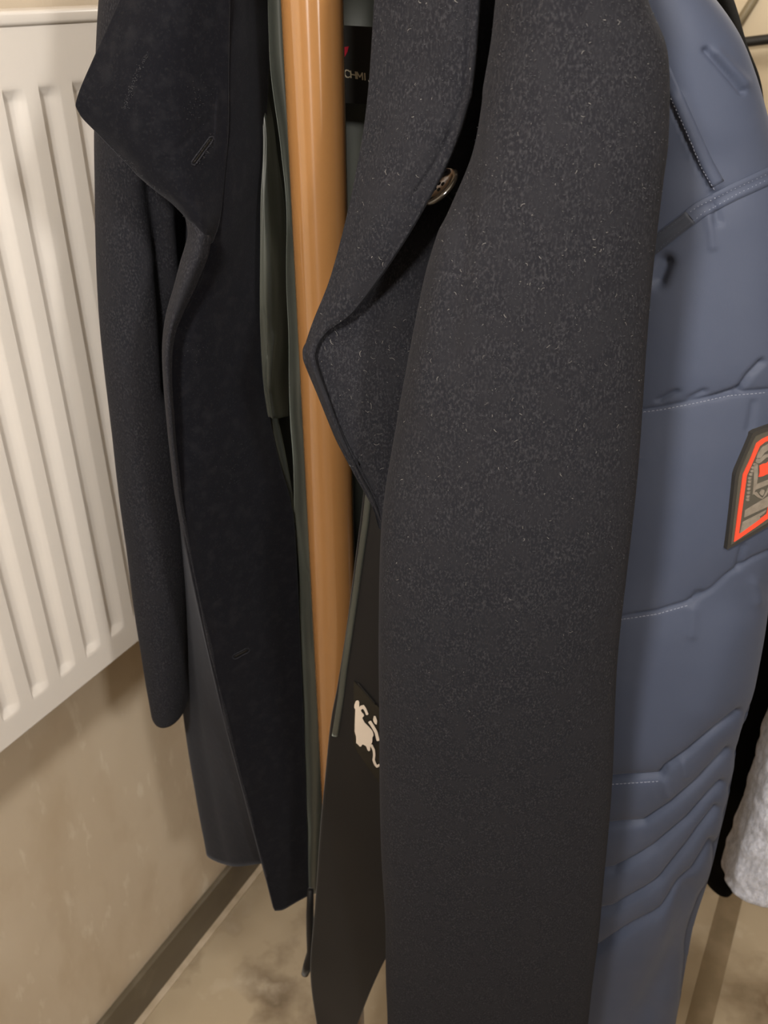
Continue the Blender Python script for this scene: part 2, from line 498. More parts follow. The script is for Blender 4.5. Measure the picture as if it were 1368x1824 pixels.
M_redthread = mat('crimson_thread', (0.35, 0.012, 0.03), 0.8, 0.2)
M_lint = mat('pale_lint', (0.26, 0.25, 0.24), 1.0, 0.1)
M_fuzz = mat('grey_fuzz', (0.060, 0.060, 0.066), 1.0, 0.1)
M_lampglass = mat('lamp_glass', (0.9, 0.85, 0.75), 0.4, emit=(1.0, .85, .65, 3.0))

# ------------------------------------------------------------------ the room
U0, U1, W0, W1, ZC = -1.9, 1.95, -0.085, 1.95, 2.5
def structure(o): return tag(o, kind='structure')
floor = structure(room_box('floor', U0 - .1, U1 + .1, W0 - .1, W1 + .1, -0.05, 0.0, M_floor))
wl = structure(room_box('wall_left', U0 - .1, U1 + .1, W0 - .1, W0, 0.0, ZC, M_wall))
structure(room_box('wall_right', U0 - .1, U1 + .1, W1, W1 + .1, 0.0, ZC, M_dim))
structure(room_box('wall_front', U0 - .1, U0, W0, W1, 0.0, ZC, M_dim))
wb = structure(room_box('wall_back', U1, U1 + .1, W0, W1, 0.0, ZC, M_olive))
structure(room_box('ceiling', U0 - .1, U1 + .1, W0 - .1, W1 + .1, ZC, ZC + .05, M_plain))
# wall tiles at the end of the room (each its own piece, recessed joints)
tw, thh, gap = 0.30, 0.40, 0.004
proto = None
k = 0
nw = int((W1 - W0) / tw) + 1
for i in range(nw):
    for j in range(6):
        w0 = W0 + i * tw; w1 = min(w0 + tw, W1) - gap; z0 = 0.07 + j * thh; z1 = min(z0 + thh, ZC) - gap
        if w1 - w0 < .03: continue
        room_box('tile', U1 - 0.008, U1, w0 + .002, w1, z0 + .002, z1, M_wall2, wb, bevel=0.0015)
# skirting on the radiator wall, floor joint, brown strip along the floor
structure(room_box('baseboard_left', U0, U1, W0, W0 + 0.012, 0.0, 0.095, M_base, bevel=0.002))
structure(room_box('trim_1', U0, U1, W0 + 0.012, W0 + 0.026, 0.0, 0.004, M_caulk, bevel=0.001))
structure(room_box('floor_strip', U0, U1, 0.835, 0.880, 0.0, 0.0012, M_strip, bevel=0.0005))

# ------------------------------------------------------------------ radiator
rad = empty('radiator', W(0, -0.04, 0.87), 'cream enamelled panel radiator with vertical stamped channels on the left wall', 'radiator')
RZ0, RZ1 = 0.872, 1.668; PIT = 0.0463; PH = 0.1055; NF0, NF1 = -13, 6
FT, FB = 1.601, 0.912
uL, uR = PH + NF0 * PIT, PH + (NF1 + 1) * PIT
# one stamped channel: slope down on the left, flat floor, slope up on the right, flat land
prof = [(0.0, 0), (0.0005, -.0005), (0.0016, -.0054), (0.0028, -.0062), (0.0150, -.0062), (0.0168, -.0057), (0.0220, -.0031), (0.0270, -.0006), (0.0284, -0.0001), (0.0296, 0), (PIT - .002, 0), (PIT, 0)]
zs = [FT + .004, FT + .0, FT - .003, FT - .010, FT - .014, FT - .018, FB + .018, FB + .014, FB + .010, FB + .003, FB, FB - .004]
zk = [0, 0, .12, .9, 1, 1, 1, 1, .9, .12, 0, 0]
V = []; Fc = []
zall = [RZ1 - .012] + zs + [RZ0 + .003]; kall = [0] + zk + [0]
for zz, kk in zip(zall, kall):
    for (du, dw) in prof:
        V.append(A3 * du + N3 * (dw * kk) + np.array([0, 0, zz]))
nc = len(prof)
for i in range(len(zall) - 1):
    for j in range(nc - 1):
        Fc.append((i * nc + j, i * nc + j + 1, (i + 1) * nc + j + 1, (i + 1) * nc + j))
first = mesh_obj('flute', V, Fc, M_rad, None, recalc=False)
fme = first.data; bpy.data.objects.remove(first)
bm = bmesh.new(); bm.from_mesh(fme)
for f in bm.faces:
    if f.normal.dot(Vector(N3)) < 0: f.normal_flip()
bm.to_mesh(fme); bm.free()
for q in range(NF0, NF1 + 1):
    o = bpy.data.objects.new('flute', fme); COL.objects.link(o); adopt(o, rad)
    o.location = Vector(R0 + A3 * (PH + q * PIT))
room_box('top_rail', uL, uR, -0.030, -0.0125, RZ1 - .054, RZ1 - .011, M_rad, rad, bevel=.004)
room_box('bottom_rail', uL, uR, -0.030, -0.0002, RZ0, RZ0 + .012, M_rad, rad, bevel=.003)
room_box('top_cover', uL - .002, uR + .002, -0.062, 0.003, RZ1 - .0135, RZ1, M_rad, rad, bevel=.004)
room_box('back_panel', uL + .01, uR - .01, -0.058, -0.030, RZ0 + .01, RZ1 - .03, M_rad, rad, bevel=.004)
room_box('side_panel', uL - .0015, uL + .001, -0.060, 0.0, RZ0 + .02, RZ1 - .012, M_rad, rad)
room_box('side_panel', uR - .001, uR + .0015, -0.060, 0.0, RZ0 + .02, RZ1 - .012, M_rad, rad)
for q in (uL + .12, uR - .12):
    room_box('wall_bracket', q - .015, q + .015, W0, -0.056, RZ0 + .1, RZ1 - .12, M_rad, rad)

# ------------------------------------------------------------------ coat stand
PX, PY_ = P(556, 0, 0.742)[0], 0.742
stand = empty('coat_stand', (PX, PY_, 0), 'glossy ochre brown coat stand pole rising inside the open navy wool coat', 'coat stand')
lathe('pole', [(.0225, .03), (.0225, .5), (.0225, 1.0), (.0225, 1.5), (.0225, 1.98), (.019, 2.0)], (PX, PY_, 0), M_pole, stand, seg=64)
lathe('base', [(.15, 0.001), (.152, .008), (.148, .018), (.10, .026), (.04, .036), (.026, .05)], (PX, PY_, 0), M_pole, stand)
lathe('finial', [(.019, 1.995), (.028, 2.01), (.032, 2.03), (.026, 2.05), (.01, 2.062)], (PX, PY_, 0), M_pole, stand)
for a in (20, 100, 190, 285):
    d = np.array([math.cos(math.radians(a)), math.sin(math.radians(a)), 0]); c = np.array([PX, PY_, 1.86])
    tube_path('hook', [c + d * .018, c + d * .05 + [0, 0, -.005], c + d * .085 + [0, 0, -.012], c + d * .11 + [0, 0, .005], c + d * .122 + [0, 0, .04], c + d * .118 + [0, 0, .07]],
              [.008, .008, .007, .007, .006, .008], M_pole, stand)

# ------------------------------------------------------------------ the navy wool coat around the pole
coat = empty('wool_coat', (PX, .80, .50), 'open navy black wool overcoat with grey satin lining hanging around the pole', 'coat')
# grey satin lining: from the left facing round behind the pole to the right side
sheet('lining', [
    [(535, -330, .79), (545, -330, .82), (565, -330, .84), (600, -330, .845), (625, -330, .83), (640, -330, .80)],
    [(455, -70, .80), (482, -70, .90), (540, -70, .94), (640, -70, .95), (720, -70, .92), (800, -70, .84)],
    [(455, 200, .80), (486, 200, .89), (545, 200, .94), (650, 200, .95), (730, 200, .92), (800, 200, .84)],
    [(452, 450, .80), (500, 450, .86), (525, 450, .93), (640, 450, .95), (720, 450, .92), (790, 450, .82)],
    [(455, 740, .80), (516, 740, .86), (545, 740, .93), (640, 740, .95), (720, 740, .92), (780, 740, .82)],
    [(500, 960, .80), (532, 960, .85), (560, 960, .92), (650, 960, .95), (720, 960, .92), (770, 960, .82)],
    [(525, 1280, .80), (552, 1280, .83), (585, 1280, .89), (660, 1280, .94), (720, 1280, .92), (760, 1280, .82)],
    [(535, 1450, .80), (557, 1450, .82), (585, 1450, .88), (660, 1450, .93), (720, 1450, .92), (760, 1450, .82)],
    [(540, 1590, .80), (557, 1586, .82), (582, 1575, .88), (660, 1570, .93), (720, 1570, .92), (760, 1570, .82)]],
    M_satin, coat, nu=90, nv=110, th=.0015, rough=.004, rscale=14)
# loose fold of lining standing forward beside the facing
sheet('lining_fold', [
    [(466, 170, .80), (470, 170, .805), (476, 170, .82)],
    [(470, 250, .79), (478, 250, .793), (492, 250, .83)],
    [(467, 350, .775), (478, 350, .782), (506, 350, .84)],
    [(464, 460, .77), (480, 460, .776), (512, 460, .84)],
    [(465, 580, .77), (482, 580, .776), (514, 580, .84)],
    [(470, 680, .772), (484, 680, .776), (514, 680, .84)],
    [(479, 743, .775), (490, 745, .78), (514, 741, .84)]],
    M_satin, coat, nu=24, nv=70, th=.0012, folds=[([(478, 690), (482, 630), (486, 600)], .002, 4), ([(470, 560), (476, 640)], -.0015, 4)], rough=.002, rscale=30)
sheet('lining_strip', [
    [(474, -60, .81), (490, -60, .795), (506, -60, .80), (530, -60, .83)],
    [(482, 100, .81), (497, 100, .795), (512, 100, .80), (535, 100, .83)],
    [(498, 250, .81), (510, 250, .793), (523, 250, .797), (545, 250, .83)],
    [(508, 400, .81), (518, 400, .792), (531, 400, .795), (555, 400, .83)],
    [(513, 600, .81), (526, 600, .79), (545, 600, .793), (570, 600, .83)],
    [(520, 800, .81), (534, 800, .79), (556, 800, .793), (580, 800, .83)],
    [(529, 960, .81), (543, 960, .79), (568, 960, .793), (592, 960, .83)],
    [(534, 1100, .81), (550, 1100, .79), (576, 1100, .793), (600, 1100, .83)],
    [(540, 1280, .81), (555, 1280, .79), (580, 1280, .793), (600, 1280, .83)],
    [(545, 1450, .81), (556, 1450, .79), (574, 1450, .793), (590, 1450, .83)],
    [(549, 1592, .81), (556, 1592, .795), (566, 1590, .796), (580, 1588, .82)]],
    M_satin, coat, nu=30, nv=120, th=.0012, rough=.003, rscale=22, folds=[([(520, 420), (528, 600), (540, 760)], -.003, 5), ([(545, 1020), (552, 1160)], -.002, 5)])
sheet('lining_edge', [
    [(482, 738, .795), (487, 738, .80), (494, 738, .81)],
    [(492, 800, .795), (500, 800, .80), (507, 800, .81)],
    [(505, 860, .80), (511, 860, .803), (518, 860, .81)],
    [(520, 930, .80), (524, 930, .803), (528, 930, .81)]], M_satin, coat, nu=8, nv=30, th=.001)
# outer shell: left side, back
sheet('back_panel', [
    [(515, -345, .775), (510, -345, .80), (515, -345, .84), (545, -345, .865), (600, -345, .87), (650, -345, .85), (668, -345, .80)],
    [(440, -220, .76), (420, -220, .82), (420, -220, .89), (490, -220, .94), (610, -220, .955), (760, -220, .92), (830, -220, .85)],
    [(385, -70, .75), (350, -70, .84), (330, -70, .93), (440, -70, 1.0), (620, -70, 1.03), (850, -70, .98), (950, -70, .88)],
    [(375, 430, .73), (345, 430, .83), (318, 430, .92), (430, 430, 1.0), (620, 430, 1.03), (850, 430, .98), (930, 430, .86)],
    [(312, 640, .72), (318, 640, .82), (312, 640, .91), (440, 640, 1.0), (620, 640, 1.03), (850, 640, .98), (920, 640, .85)],
    [(340, 960, .73), (330, 960, .82), (312, 960, .91), (450, 960, 1.0), (620, 960, 1.03), (850, 960, .98), (900, 960, .84)],
    [(402, 1270, .76), (360, 1270, .83), (334, 1270, .91), (470, 1250, 1.0), (620, 1250, 1.03), (830, 1250, .98), (880, 1250, .84)],
    [(440, 1430, .78), (385, 1420, .84), (358, 1420, .91), (480, 1380, 1.0), (620, 1380, 1.03), (810, 1380, .98), (860, 1380, .84)],
    [(474, 1536, .79), (410, 1540, .84), (374, 1515, .91), (490, 1480, 1.0), (620, 1470, 1.03), (800, 1470, .98), (850, 1470, .84)]],
    M_wool_shaded, coat, nu=110, nv=110, th=.003, rough=.003, rscale=9)
# left front seen from inside: wool facing from the front edge to the lining
facing, s_face = sheet('left_front_facing', [
    [(470, -290, .76), (480, -290, .765), (495, -290, .775), (510, -290, .79)],
    [(392, -70, .735), (415, -70, .745), (445, -70, .77), (478, -70, .81)],
    [(390, 100, .735), (414, 100, .745), (445, 100, .77), (478, 100, .81)],
    [(384, 250, .73), (412, 250, .745), (445, 250, .77), (473, 250, .80)],
    [(366, 430, .725), (396, 430, .735), (435, 430, .765), (469, 430, .795)],
    [(318, 520, .724), (366, 520, .73), (424, 520, .76), (467, 520, .79)],
    [(300, 600, .718), (350, 600, .725), (415, 600, .755), (468, 600, .79)],
    [(302, 700, .716), (355, 700, .725), (420, 700, .755), (475, 700, .79)],
    [(312, 820, .722), (370, 820, .73), (440, 820, .76), (498, 820, .795)],
    [(330, 960, .72), (390, 955, .74), (460, 945, .77), (524, 930, .80)],
    [(362, 1120, .735), (415, 1115, .75), (478, 1110, .78), (533, 1100, .80)],
    [(400, 1280, .75), (445, 1280, .765), (497, 1280, .785), (540, 1270, .80)],
    [(442, 1440, .765), (475, 1440, .775), (513, 1440, .79), (545, 1430, .80)],
    [(474, 1560, .775), (497, 1558, .782), (523, 1550, .792), (548, 1545, .80)],
    [(490, 1622, .78), (505, 1620, .786), (527, 1608, .795), (549, 1596, .80)]],
    M_wool_shaded, coat, nu=60, nv=200, th=.004,
    folds=[([(345, 962), (420, 938), (525, 903)], -.0016, 4), ([(306, 600), (304, 700), (334, 960), (404, 1280), (470, 1540)], .0022, 10),
           ([(362, 820), (420, 760), (470, 700)], .002, 30)], rough=.0022, rscale=18)
# left lapel folded outwards
lap, s_lap = sheet('left_lapel', [
    [(400, -270, .757), (425, -270, .747), (455, -270, .745), (485, -270, .752)],
    [(240, -70, .735), (290, -70, .722), (340, -70, .72), (410, -70, .7405)],
    [(211, 0, .732), (272, 0, .718), (330, 0, .716), (410, 0, .7405)],
    [(172, 90, .728), (245, 85, .712), (315, 80, .712), (409, 75, .7400)],
    [(139, 172, .724), (222, 166, .708), (305, 160, .708), (408, 155, .7400)],
    [(141, 200, .723), (226, 220, .706), (308, 225, .706), (407, 220, .7395)],
    [(170, 234, .722), (245, 270, .705), (318, 285, .704), (404, 280, .7385)],
    [(246, 311, .716), (292, 330, .703), (340, 342, .703), (398, 345, .7345)],
    [(306, 360, .712), (334, 376, .703), (360, 388, .704), (390, 395, .7290)],
    [(344, 399, .708), (356, 412, .704), (367, 422, .705), (378, 432, .720)]],
    M_wool_shaded, coat, nu=70, nv=90, th=.004,
    folds=[([(365, 218), (330, 255), (280, 298)], -.0012, 4), ([(246, 305), (340, 392)], .0015, 7)], rough=.0016, rscale=24)
# rounded roll where the lapel turns into the front edge
sheet('front_edge_roll', [
    [(330, 388, .716), (338, 393, .709), (346, 398, .708), (352, 402, .712)],
    [(334, 415, .716), (348, 415, .705), (362, 416, .703), (374, 420, .712)],
    [(328, 440, .716), (343, 440, .704), (358, 441, .702), (374, 443, .712)],
    [(319, 468, .715), (335, 468, .702), (350, 469, .700), (367, 470, .711)],
    [(308, 510, .714), (321, 510, .700), (334, 510, .699), (349, 511, .709)],
    [(297, 555, .712), (306, 555, .699), (316, 555, .697), (327, 556, .705)],
    [(291, 600, .710), (297, 600, .697), (303, 600, .695), (311, 601, .702)],
    [(290, 650, .709), (294, 650, .697), (299, 650, .695), (306, 650, .701)],
    [(294, 720, .710), (298, 720, .699), (303, 720, .697), (309, 720, .703)],
    [(305, 830, .718), (309, 830, .708), (313, 830, .706), (318, 830, .711)],
    [(326, 960, .728), (330, 960, .719), (333, 960, .717), (338, 960, .721)],
    [(397, 1280, .757), (400, 1280, .750), (403, 1280, .748), (407, 1280, .751)],
    [(472, 1562, .782), (474, 1562, .775), (476, 1562, .774), (478, 1562, .777)]],
    M_wool, coat, nu=16, nv=160, th=.002, rough=.001, rscale=40)
tube_path('hanging_loop', [(PX - .03, .845, 1.815), (PX - .015, .85, 1.845), (PX + .0, .845, 1.858), (PX + .015, .85, 1.845), (PX + .03, .845, 1.815)], .003, M_dark_lining, coat, seg=8)
# left sleeve hanging behind
tube('left_sleeve', [
    (-80, 190, 350, .85, .05), (0, 178, 345, .85, .05), (120, 172, 342, .85, .052), (250, 171, 338, .85, .052), (430, 176, 334, .85, .05), (600, 184, 326, .85, .05),
    (800, 205, 330, .85, .048), (960, 227, 336, .85, .046), (1100, 247, 338, .85, .045), (1190, 259, 335, .85, .044), (1225, 265, 335, .85, .043), (1252, 270, 333, .85, .042)],
    M_wool, coat, nu=90, nv=140, folds=[([(268, 330), (285, 430), (298, 560), (306, 700)], -.009, 14), ([(300, 380), (312, 520)], .004, 10)], rough=.003, rscale=14, top=(-.10, .86, 1.80))
# right front, inside: dark facing hanging down to the hem
rf, s_rf = sheet('right_front_facing', [
    [(650, 850, .70), (685, 850, .685), (730, 850, .67), (800, 850, .66)],
    [(641, 940, .70), (685, 940, .685), (730, 940, .67), (800, 940, .66)],
    [(620, 1100, .70), (672, 1100, .685), (725, 1100, .67), (800, 1100, .66)],
    [(602, 1220, .70), (662, 1220, .682), (722, 1220, .67), (800, 1220, .66)],
    [(588, 1300, .70), (655, 1300, .682), (720, 1300, .67), (795, 1300, .66)],
    [(574, 1450, .70), (645, 1450, .685), (715, 1450, .675), (780, 1450, .67)],
    [(563, 1600, .70), (630, 1600, .685), (695, 1600, .675), (740, 1600, .67)],
    [(554, 1735, .70), (605, 1735, .69), (650, 1735, .68), (672, 1735, .675)],
    [(566, 1830, .70), (592, 1830, .695), (615, 1830, .69), (634, 1830, .685)],
    [(590, 1920, .70), (596, 1920, .70), (602, 1920, .70), (608, 1920, .70)]],
    M_dark_lining, coat, nu=50, nv=120, th=.003, rough=.0015, rscale=20)
strip_on('lining_piping', [(659, 868), (652, 930), (642, 1000), (632, 1070), (623, 1130), (614, 1190), (608, 1240), (597, 1310)], 5.0, s_rf, .0, .002, M_satin, coat, step=7)
# right front, outside, in the shade behind lapel and sleeve
sheet('right_front', [
    [(650, -280, .73), (690, -280, .715), (730, -280, .71), (780, -280, .73)],
    [(700, -70, .70), (800, -70, .675), (900, -70, .67), (1000, -70, .68)],
    [(690, 200, .70), (790, 200, .675), (890, 200, .67), (1000, 200, .68)],
    [(680, 450, .70), (780, 450, .675), (870, 450, .67), (980, 450, .68)],
    [(680, 700, .70), (740, 700, .675), (850, 700, .67), (960, 700, .68)],
    [(690, 930, .69), (740, 930, .67), (840, 930, .67), (940, 930, .68)],
    [(720, 1300, .69), (780, 1300, .69), (840, 1300, .69), (900, 1300, .69)],
    [(700, 1640, .71), (760, 1640, .705), (820, 1640, .705), (880, 1640, .705)],
    [(700, 1900, .72), (760, 1900, .715), (820, 1900, .715), (880, 1900, .715)]],
    M_wool_shaded, coat, nu=40, nv=80, th=.003, rough=.002, rscale=14)
# right lapel: lit band rolling down to a point in front of the pole
rl, s_rl = sheet('right_lapel', [
    [(640, -280, .70), (665, -280, .685), (692, -280, .675), (720, -280, .675)],
    [(669, -70, .645), (730, -70, .62), (795, -70, .605), (857, -70, .60)],
    [(666, 0, .645), (726, 0, .62), (790, 0, .605), (851, 0, .60)],
    [(660, 120, .645), (720, 120, .62), (782, 120, .605), (842, 120, .60)],
    [(649, 210, .642), (708, 210, .617), (766, 210, .604), (824, 210, .60)],
    [(636, 285, .64), (690, 285, .615), (744, 285, .604), (797, 285, .601)],
    [(622, 360, .638), (668, 360, .614), (714, 360, .605), (758, 360, .604)],
    [(606, 430, .636), (644, 430, .615), (682, 430, .607), (718, 430, .606)],
    [(585, 500, .634), (614, 500, .618), (643, 500, .612), (671, 500, .611)],
    [(560, 560, .632), (582, 560, .622), (603, 560, .618), (624, 560, .617)],
    [(547, 595, .632), (558, 595, .625), (570, 594, .621), (582, 592, .621)],
    [(540, 622, .630), (546, 622, .624), (553, 622, .620), (561, 621, .620)],
    [(543, 645, .626), (548, 645, .620), (553, 645, .616), (559, 644, .616)],
    [(569, 704, .619), (573, 704, .614), (577, 704, .611), (581, 703, .612)],
    [(599, 780, .614), (602, 780, .609), (606, 780, .606), (610, 779, .607)],
    [(633, 845, .610), (636, 845, .606), (639, 845, .603), (642, 844, .604)],
    [(661, 895, .607), (663, 895, .603), (665, 895, .600), (668, 894, .601)],
    [(681, 940, .604), (682, 940, .602), (683, 940, .600), (684, 940, .601)]],
    M_wool, coat, nu=70, nv=150, th=.004, folds=[([(838, -70), (833, 100), (826, 170), (800, 240), (770, 300), (735, 350)], -.0016, 4), ([(790, 225), (750, 280), (700, 345)], .0012, 10)], rough=.0022, rscale=26)
tri, s_tri = sheet('right_lapel_underside', [
    [(748, 350, 0.6280), (775, 350, 0.6340), (800, 350, 0.6400), (830, 350, 0.6480)],
    [(712, 430, 0.6280), (745, 430, 0.6340), (778, 430, 0.6400), (810, 430, 0.6480)],
    [(664, 500, 0.6280), (704, 500, 0.6330), (748, 500, 0.6380), (790, 500, 0.6460)],
    [(615, 562, 0.6276), (668, 562, 0.6285), (720, 562, 0.6304), (770, 562, 0.6368)],
    [(553, 606, 0.6279), (622, 606, 0.6265), (690, 606, 0.6267), (755, 606, 0.6321)],
    [(543, 640, 0.6252), (612, 640, 0.6221), (680, 640, 0.6234), (748, 640, 0.6287)],
    [(570, 705, 0.6197), (624, 705, 0.6155), (682, 705, 0.6172), (738, 705, 0.6229)],
    [(600, 780, 0.6132), (640, 780, 0.6096), (680, 780, 0.6110), (724, 780, 0.6162)],
    [(634, 845, 0.6077), (658, 845, 0.6057), (684, 845, 0.6067), (712, 845, 0.6106)],
    [(662, 895, 0.6031), (674, 895, 0.6026), (690, 895, 0.6029), (705, 895, 0.6064)],
    [(680, 932, 0.5993), (684, 932, 0.5991), (690, 932, 0.5999), (698, 932, 0.6036)]],
    M_wool, coat, nu=60, nv=120, th=.004, folds=[([(545, 640), (572, 710), (602, 782), (636, 848), (664, 898)], .0016, 9)], rough=.0015, rscale=30)
# right sleeve, nearest to the viewer
sleeve, s_sl = tube('right_sleeve', [
    (-90, 896, 1128, .595, .050), (0, 884, 1150, .593, .050), (90, 873, 1183, .59, .051), (230, 846, 1186, .583, .052), (320, 822, 1177, .579, .052), (400, 791, 1168, .576, .052), (450, 772, 1163, .574, .052), (500, 757, 1158, .572, .052),
    (600, 736, 1149, .568, .052), (800, 697, 1133, .56, .052), (930, 680, 1121, .556, .052), (1090, 676, 1106, .556, .051), (1250, 675, 1094, .565, .050),
    (1450, 679, 1083, .584, .048), (1650, 685, 1064, .604, .046), (1824, 690, 1044, .62, .044), (1960, 696, 1026, .63, .042)],
    M_wool, coat, nu=150, nv=220, top=(.03, .70, 1.80), expo=2.25, rough=.0022, rscale=11,
    folds=[([(842, 180), (836, 330), (822, 470), (806, 640)], -.0022, 16), ([(800, 420), (775, 560), (745, 720)], .0025, 22)])
# button on the hidden right front, seen nearly edge-on
bc = P(783, 333, .614); vdir = ray(774, 337); vdir /= np.linalg.norm(vdir)
la = R_ * 55 + DN * -75; la /= np.linalg.norm(la)
nb_ = np.cross(vdir, la); nb_ /= np.linalg.norm(nb_); nb_ = nb_ * -.86 - vdir * .50; nb_ /= np.linalg.norm(nb_)
fx = la; fy = np.cross(nb_, fx)
btn = lathe('button', [(.002, -.002), (.010, -.002), (.0145, -.0008), (.0155, .0008), (.0148, .0022), (.0130, .0026), (.0112, .0014), (.008, .0008), (.0015, .0006)], bc, M_horn, coat, frame=(fx, fy, nb_))
for a in range(4):
    ang = math.pi / 4 + a * math.pi / 2
    c = bc + (fx * math.cos(ang) + fy * math.sin(ang)) * .0032 + nb_ * .0006
    lathe('button_hole', [(.0013, 0), (.0013, .0004), (.0008, .0006)], c, M_label, btn, seg=12, frame=(fx, fy, nb_))
tube_path('button_shank', [bc - nb_ * .002, bc - nb_ * .010, bc - nb_ * .02], .0018, M_label, coat, seg=10)
# worked buttonholes
def buttonhole(surf, a, b, parent):
    a = np.array(a, float); b = np.array(b, float); d = (b - a) / np.linalg.norm(b - a); nr = np.array([-d[1], d[0]])
    loop = [a + nr * 4, a * .5 + b * .5 + nr * 4, b + nr * 4, b + d * 4, b - nr * 4, a * .5 + b * .5 - nr * 4, a - nr * 4, a - d * 4, a + nr * 4]
    loop = resample(cr(np.array(loop), 40), 2.0)
    hs = [surf.at(*q) for q in loop]; hs = [h for h in hs if h]
    tube_path('buttonhole', [np.array(h[0] + h[1] * .0002) for h in hs], .0006, M_wool, parent, seg=8)
    strip_on('buttonhole_slit', [a, b], 1.6, surf, .0001, .0003, M_label, parent, step=4)
buttonhole(s_lap, (376, 247), (345, 290), coat)
buttonhole(s_face, (441, 1158), (418, 1170), coat)
# hem tape hanging below the lining
tube_path('hem_tape', [P(553, 1585, .735), P(552, 1630, .73), P(553, 1665, .73), P(555, 1695, .728), P(549, 1718, .726), P(543, 1735, .724)], [.004, .005, .0055, .0062, .0068, .005], M_dark_lining, coat, seg=12)
# neck label behind the pole
def plane_surf(px0, py0, px1, py1, Ya, Yb):
    return Surf(np.array([[P(px0, py0, Ya), P(px1, py0, Yb)], [P(px0, py1, Ya), P(px1, py1, Yb)]]), False)
s_nk = plane_surf(540, -60, 760, 260, .905, .885)
nl = decal('neck_label', [(560, 42), (700, 50), (700, 188), (560, 180)], s_nk, 0, .0008, M_label, coat, step=30)
decal('label_motif', [(602, 86), (622, 82), (619, 94), (610, 108)], s_nk, .001, .0004, M_redthread, nl, step=10)
def letters(text, px, py, size_px, surf, matr, parent, slant, name='lettering', extr=.0003, cx=1.0, gapf=1.0):
    """woven letters from strokes on a unit box, laid on a surface"""
    ST = {'C': [[(.95, .15), (.7, 0), (.3, 0), (.02, .3), (.02, .7), (.3, 1), (.7, 1), (.95, .85)]],
          'H': [[(0, 0), (0, 1)], [(.9, 0), (.9, 1)], [(0, .5), (.9, .5)]],
          'M': [[(0, 1), (0, 0), (.5, .7), (1, 0), (1, 1)]], 'I': [[(.3, 0), (.3, 1)]],
          'S': [[(.9, .15), (.6, 0), (.2, .05), (.1, .3), (.8, .65), (.85, .9), (.5, 1), (.05, .88)]],
          'W': [[(0, 0), (.25, 1), (.5, .35), (.75, 1), (1, 0)]],
          'N': [[(0, 1), (0, 0), (.9, 1), (.9, 0)]], 'O': [[(.5, 0), (.05, .3), (.05, .7), (.5, 1), (.95, .7), (.95, .3), (.5, 0)]],
          'A': [[(0, 1), (.5, 0), (1, 1)], [(.2, .65), (.8, .65)]], 'U': [[(0, 0), (0, .8), (.5, 1), (.95, .8), (.95, 0)]],
          'T': [[(0, 0), (1, 0)], [(.5, 0), (.5, 1)]]}
    x, y = px, py
    ux, uy = slant[0]; vx, vy = slant[1]
    for ch in text:
        if ch in ST:
            bmV = []; bmF = []
            for stroke in ST[ch]:
                pts = [np.array([x + (sx * ux * cx + sy * vx) * size_px, y + (sx * uy * cx + sy * vy) * size_px]) for sx, sy in stroke]
                for a, b in zip(pts[:-1], pts[1:]):
                    d = b - a; L = np.linalg.norm(d)
                    if L < .1: continue
                    d /= L; nr = np.array([-d[1], d[0]]) * size_px * .075
                    q = [surf.at(*c) for c in (a - d * .3 + nr, b + d * .3 + nr, b + d * .3 - nr, a - d * .3 - nr)]
                    if any(h is None for h in q): continue
                    base = len(bmV)
                    for h in q: bmV.append(np.array(h[0] + h[1] * (extr + .0012)))
                    for h in q: bmV.append(np.array(h[0] + h[1] * .0008))
                    bmF += [(base, base + 1, base + 2, base + 3)] + [(base + k, base + (k + 1) % 4, base + 4 + (k + 1) % 4, base + 4 + k) for k in range(4)]
            if bmV: mesh_obj('letter', bmV, bmF, matr, parent, smooth=False)
        x += ux * size_px * (.55 if ch == 'I' else 1.15) * cx * gapf; y += uy * size_px * (.55 if ch == 'I' else 1.15) * cx * gapf
letters('CHMI', 614, 124, 12.5, s_nk, M_letter, nl, ((.985, .17), (0.06, 1)), cx=.78)
# patch with a white horned bull on the inside of the right front
pz = lambda pts: [(560 + x / 7.6, 1180 + y / 7.6) for x, y in pts]
patch = decal('inner_patch', [(631, 1212), (670, 1253), (725, 1312), (730, 1460), (679, 1398), (630, 1327)], s_rf, .0006, .0008, M_patch, coat, step=14)
strip_on('patch_stitch', [(638, 1216), (670, 1254)], 1.3, s_rf, .0006, .0012, M_label, patch, step=4)
bull = [(570, 510), (600, 495), (618, 520), (617, 590), (640, 566), (680, 563), (712, 610), (745, 690), (715, 700), (690, 640), (665, 605), (640, 630), (650, 660), (685, 695), (680, 718), (655, 728),
        (690, 800), (750, 860), (800, 920), (815, 970), (795, 1000), (795, 1060), (768, 1110), (765, 1180), (742, 1187), (725, 1160), (715, 1118), (660, 1088), (645, 1122), (622, 1120), (602, 1090), (577, 1080), (577, 990), (556, 920), (560, 740), (566, 620), (552, 600), (552, 560)]
decal('bull_emblem', pz(bull), s_rf, .0016, .0005, M_white, patch, step=3)
def bent(pts, half):
    p = np.array(pts, float); t = np.gradient(p, axis=0); t /= np.linalg.norm(t, axis=1, keepdims=True)
    nr = np.stack([-t[:, 1], t[:, 0]], -1) * half
    return [tuple(q) for q in p + nr] + [tuple(q) for q in (p - nr)[::-1]]
decal('bull_tail', pz(bent([(775, 1095), (812, 1170), (818, 1240), (808, 1300), (830, 1360), (855, 1395), (888, 1365)], 16)), s_rf, .0016, .0005, M_white, patch, step=3)
decal('emblem_stroke', pz(bent([(755, 780), (800, 850), (845, 930), (872, 1045)], 20)), s_rf, .0016, .0005, M_white, patch, step=3)
